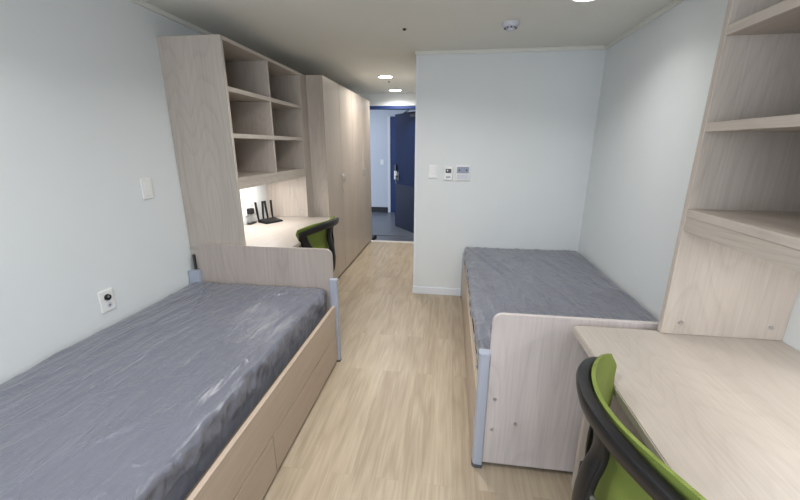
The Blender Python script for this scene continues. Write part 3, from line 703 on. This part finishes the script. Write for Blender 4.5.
# ------------------------------------------------------------------ things on the left desk and wall
t = thing('wifi_router', 'black router with four upright antennas on the left desk', 'router', (-1.615, 3.10, 0.781), math.radians(-28))
bm = bmesh.new()
vs = [(-0.065, -0.09), (0.065, -0.09), (0.065, 0.09), (-0.065, 0.09)]
a = [bm.verts.new((x, y, 0.0)) for x, y in vs]; b = [bm.verts.new((x*0.93, y*0.93, 0.028 if x < 0 else 0.014)) for x, y in vs]
bm.faces.new(a[::-1]); bm.faces.new(b)
for i in range(4): bm.faces.new((a[i], a[(i+1) % 4], b[(i+1) % 4], b[i]))
bmesh.ops.bevel(bm, geom=bm.edges[:], offset=0.003, segments=2, affect='EDGES'); O('router_body', bm, M_black, t, False, 'local')
for k, y in enumerate((-0.078, -0.028, 0.018, 0.07)):
    bm = bmesh.new(); x = -0.066
    acyl(bm, (x, y, 0.008), (x, y, 0.03), 0.006, n=12)
    tilt = (-0.012, 0.012, -0.012, 0.0)[k]
    tube(bm, [(x, y, 0.025), (x-0.004, y+tilt*0.3, 0.08), (x-0.008, y+tilt, 0.185)], [0.009, 0.012, 0.012], 8, 0.55, Vector((1, 0, 0)), 3)
    O('antenna', bm, M_black, t, False, 'local')
# socket panel above desk
t = thing('wall_outlet', 'wide white multi socket plate above the left desk behind the adapter', 'outlet', (XL, 3.07, 0.905))
B('face_plate', (XL+0.0005, 2.965, 0.855), (XL+0.008, 3.175, 0.96), M_white, t, 0.002)
for y in (3.0, 3.07, 3.14):
    for z in (0.88, 0.934):
        bm = bmesh.new(); acyl(bm, (XL+0.0075, y, z), (XL+0.0095, y, z), 0.018, n=20); s_ = O('socket', bm, M_lilac, t)
t = thing('power_adapter', 'black power adapter plugged into the white sockets, its thin cord hanging down', 'adapter', (XL+0.01, 3.0, 0.88))
B('adapter_body', (XL+0.0098, 2.972, 0.868), (XL+0.05, 3.03, 0.918), M_black, t, 0.005)
bm = bmesh.new(); tube(bm, [(XL+0.03, 2.99, 0.868), (XL+0.022, 2.975, 0.83), (XL+0.02, 2.98, 0.80), (XL+0.03, 3.0, 0.786)], 0.002, 6); O('cord', bm, M_white, t)
bm = bmesh.new(); abox(bm, (XL+0.012, 2.95, 0.7805), (XL+0.052, 3.05, 0.793), 0.003)
tag(O('power_strip', bm, M_black), 'small flat black box on the left desk at the wall beside the router', 'power strip')

# left wall: switch and socket above the bed
t = thing('light_switch', 'tall white rocker switch plate on the left wall beside the shelf unit', 'switch', (XL, 1.948, 1.206))
B('switch_plate', (XL+0.0005, 1.91, 1.147), (XL+0.009, 1.987, 1.266), M_white, t, 0.003)
B('rocker', (XL+0.009, 1.926, 1.165), (XL+0.0125, 1.971, 1.248), M_white, t, 0.002)
t = thing('wall_socket', 'white socket plate with a black round jack low on the left wall above the bed', 'outlet', (XL, 1.556, 0.664))
B('socket_plate', (XL+0.0005, 1.516, 0.605), (XL+0.009, 1.597, 0.722), M_white, t, 0.003)
bm = bmesh.new(); acyl(bm, (XL+0.0085, 1.558, 0.682), (XL+0.020, 1.558, 0.682), 0.017, 0.015, 24); j = O('black_jack', bm, M_blk2, t, True)
bm = bmesh.new(); acyl(bm, (XL+0.0195, 1.555, 0.687), (XL+0.0225, 1.555, 0.687), 0.006, n=12); O('jack_pin', bm, M_chrome, j, True)
bm = bmesh.new(); acyl(bm, (XL+0.0085, 1.562, 0.637), (XL+0.0105, 1.562, 0.637), 0.014, n=20); j = O('tv_jack', bm, M_lilac, t)
bm = bmesh.new(); acyl(bm, (XL+0.0100, 1.562, 0.637), (XL+0.0125, 1.562, 0.637), 0.004, n=10); O('pin_hole', bm, M_grey, j)

# partition wall: switch plate, two controllers
yw = YP
t = thing('light_switch', 'white three gang switch plate on the partition wall, leftmost of the wall controls', 'switch', (-0.166, yw, 1.222))
B('switch_plate', (-0.205, yw-0.008, 1.164), (-0.128, yw-0.0005, 1.284), M_white, t, 0.003)
for z in (1.184, 1.2235, 1.263): B('rocker', (-0.191, yw-0.0115, z-0.016), (-0.142, yw-0.008, z+0.016), M_white, t, 0.0015)
t = thing('thermostat', 'narrow white room controller with a small dark display, middle of the wall controls', 'thermostat', (-0.022, yw, 1.21))
B('controller_body', (-0.060, yw-0.018, 1.150), (0.014, yw-0.0005, 1.276), M_white, t, 0.004)
B('display', (-0.050, yw-0.0195, 1.214), (0.003, yw-0.018, 1.252), M_blk2, t, 0.0005)
B('indicator', (-0.036, yw-0.0205, 1.232), (-0.028, yw-0.0195, 1.242), emis('amber_indicator', (220, 190, 60), 0.6), t, 0)
B('button_row', (-0.044, yw-0.0205, 1.170), (-0.004, yw-0.018, 1.184), M_grey, t, 0.001)
t = thing('heating_controller', 'square grey and white heating controller, rightmost of the wall controls', 'thermostat', (0.109, yw, 1.21))
B('controller_body', (0.044, yw-0.016, 1.146), (0.170, yw-0.0005, 1.280), M_white, t, 0.004)
B('display', (0.053, yw-0.0175, 1.212), (0.161, yw-0.016, 1.270), M_screen, t, 0.0005)
for x in (0.075, 0.141): 
    bm = bmesh.new(); acyl(bm, (x, yw-0.0172, 1.240), (x, yw-0.0195, 1.240), 0.008, n=12); O('dial_mark', bm, M_black, t)
B('button_panel', (0.055, yw-0.0175, 1.158), (0.160, yw-0.016, 1.203), M_lilac, t, 0.001)
# corridor switch, shoe at the entry
t = tag(B('corridor_switch', (-1.55, YC-0.01, 1.06), (-1.48, YC-0.0005, 1.17), M_white, None, 0.002), 'small pale switch on the corridor wall seen past the wardrobes', 'switch')
bm = bmesh.new()
bmesh.ops.create_uvsphere(bm, u_segments=20, v_segments=12, radius=1)
for v in bm.verts:
    x, y, z = v.co; v.co = Vector((x*0.035*(1+0.15*y), y*0.11, (max(z, -0.3)+0.3)*0.035*(1.0+0.5*max(0, y))))
bmesh.ops.translate(bm, verts=bm.verts[:], vec=(-1.205, 5.72, -0.0115))
sh = tag(O('shoe', bm, M_black, None, True), 'black shoe on the entry tiles at the corner of the far wardrobe', 'shoe')
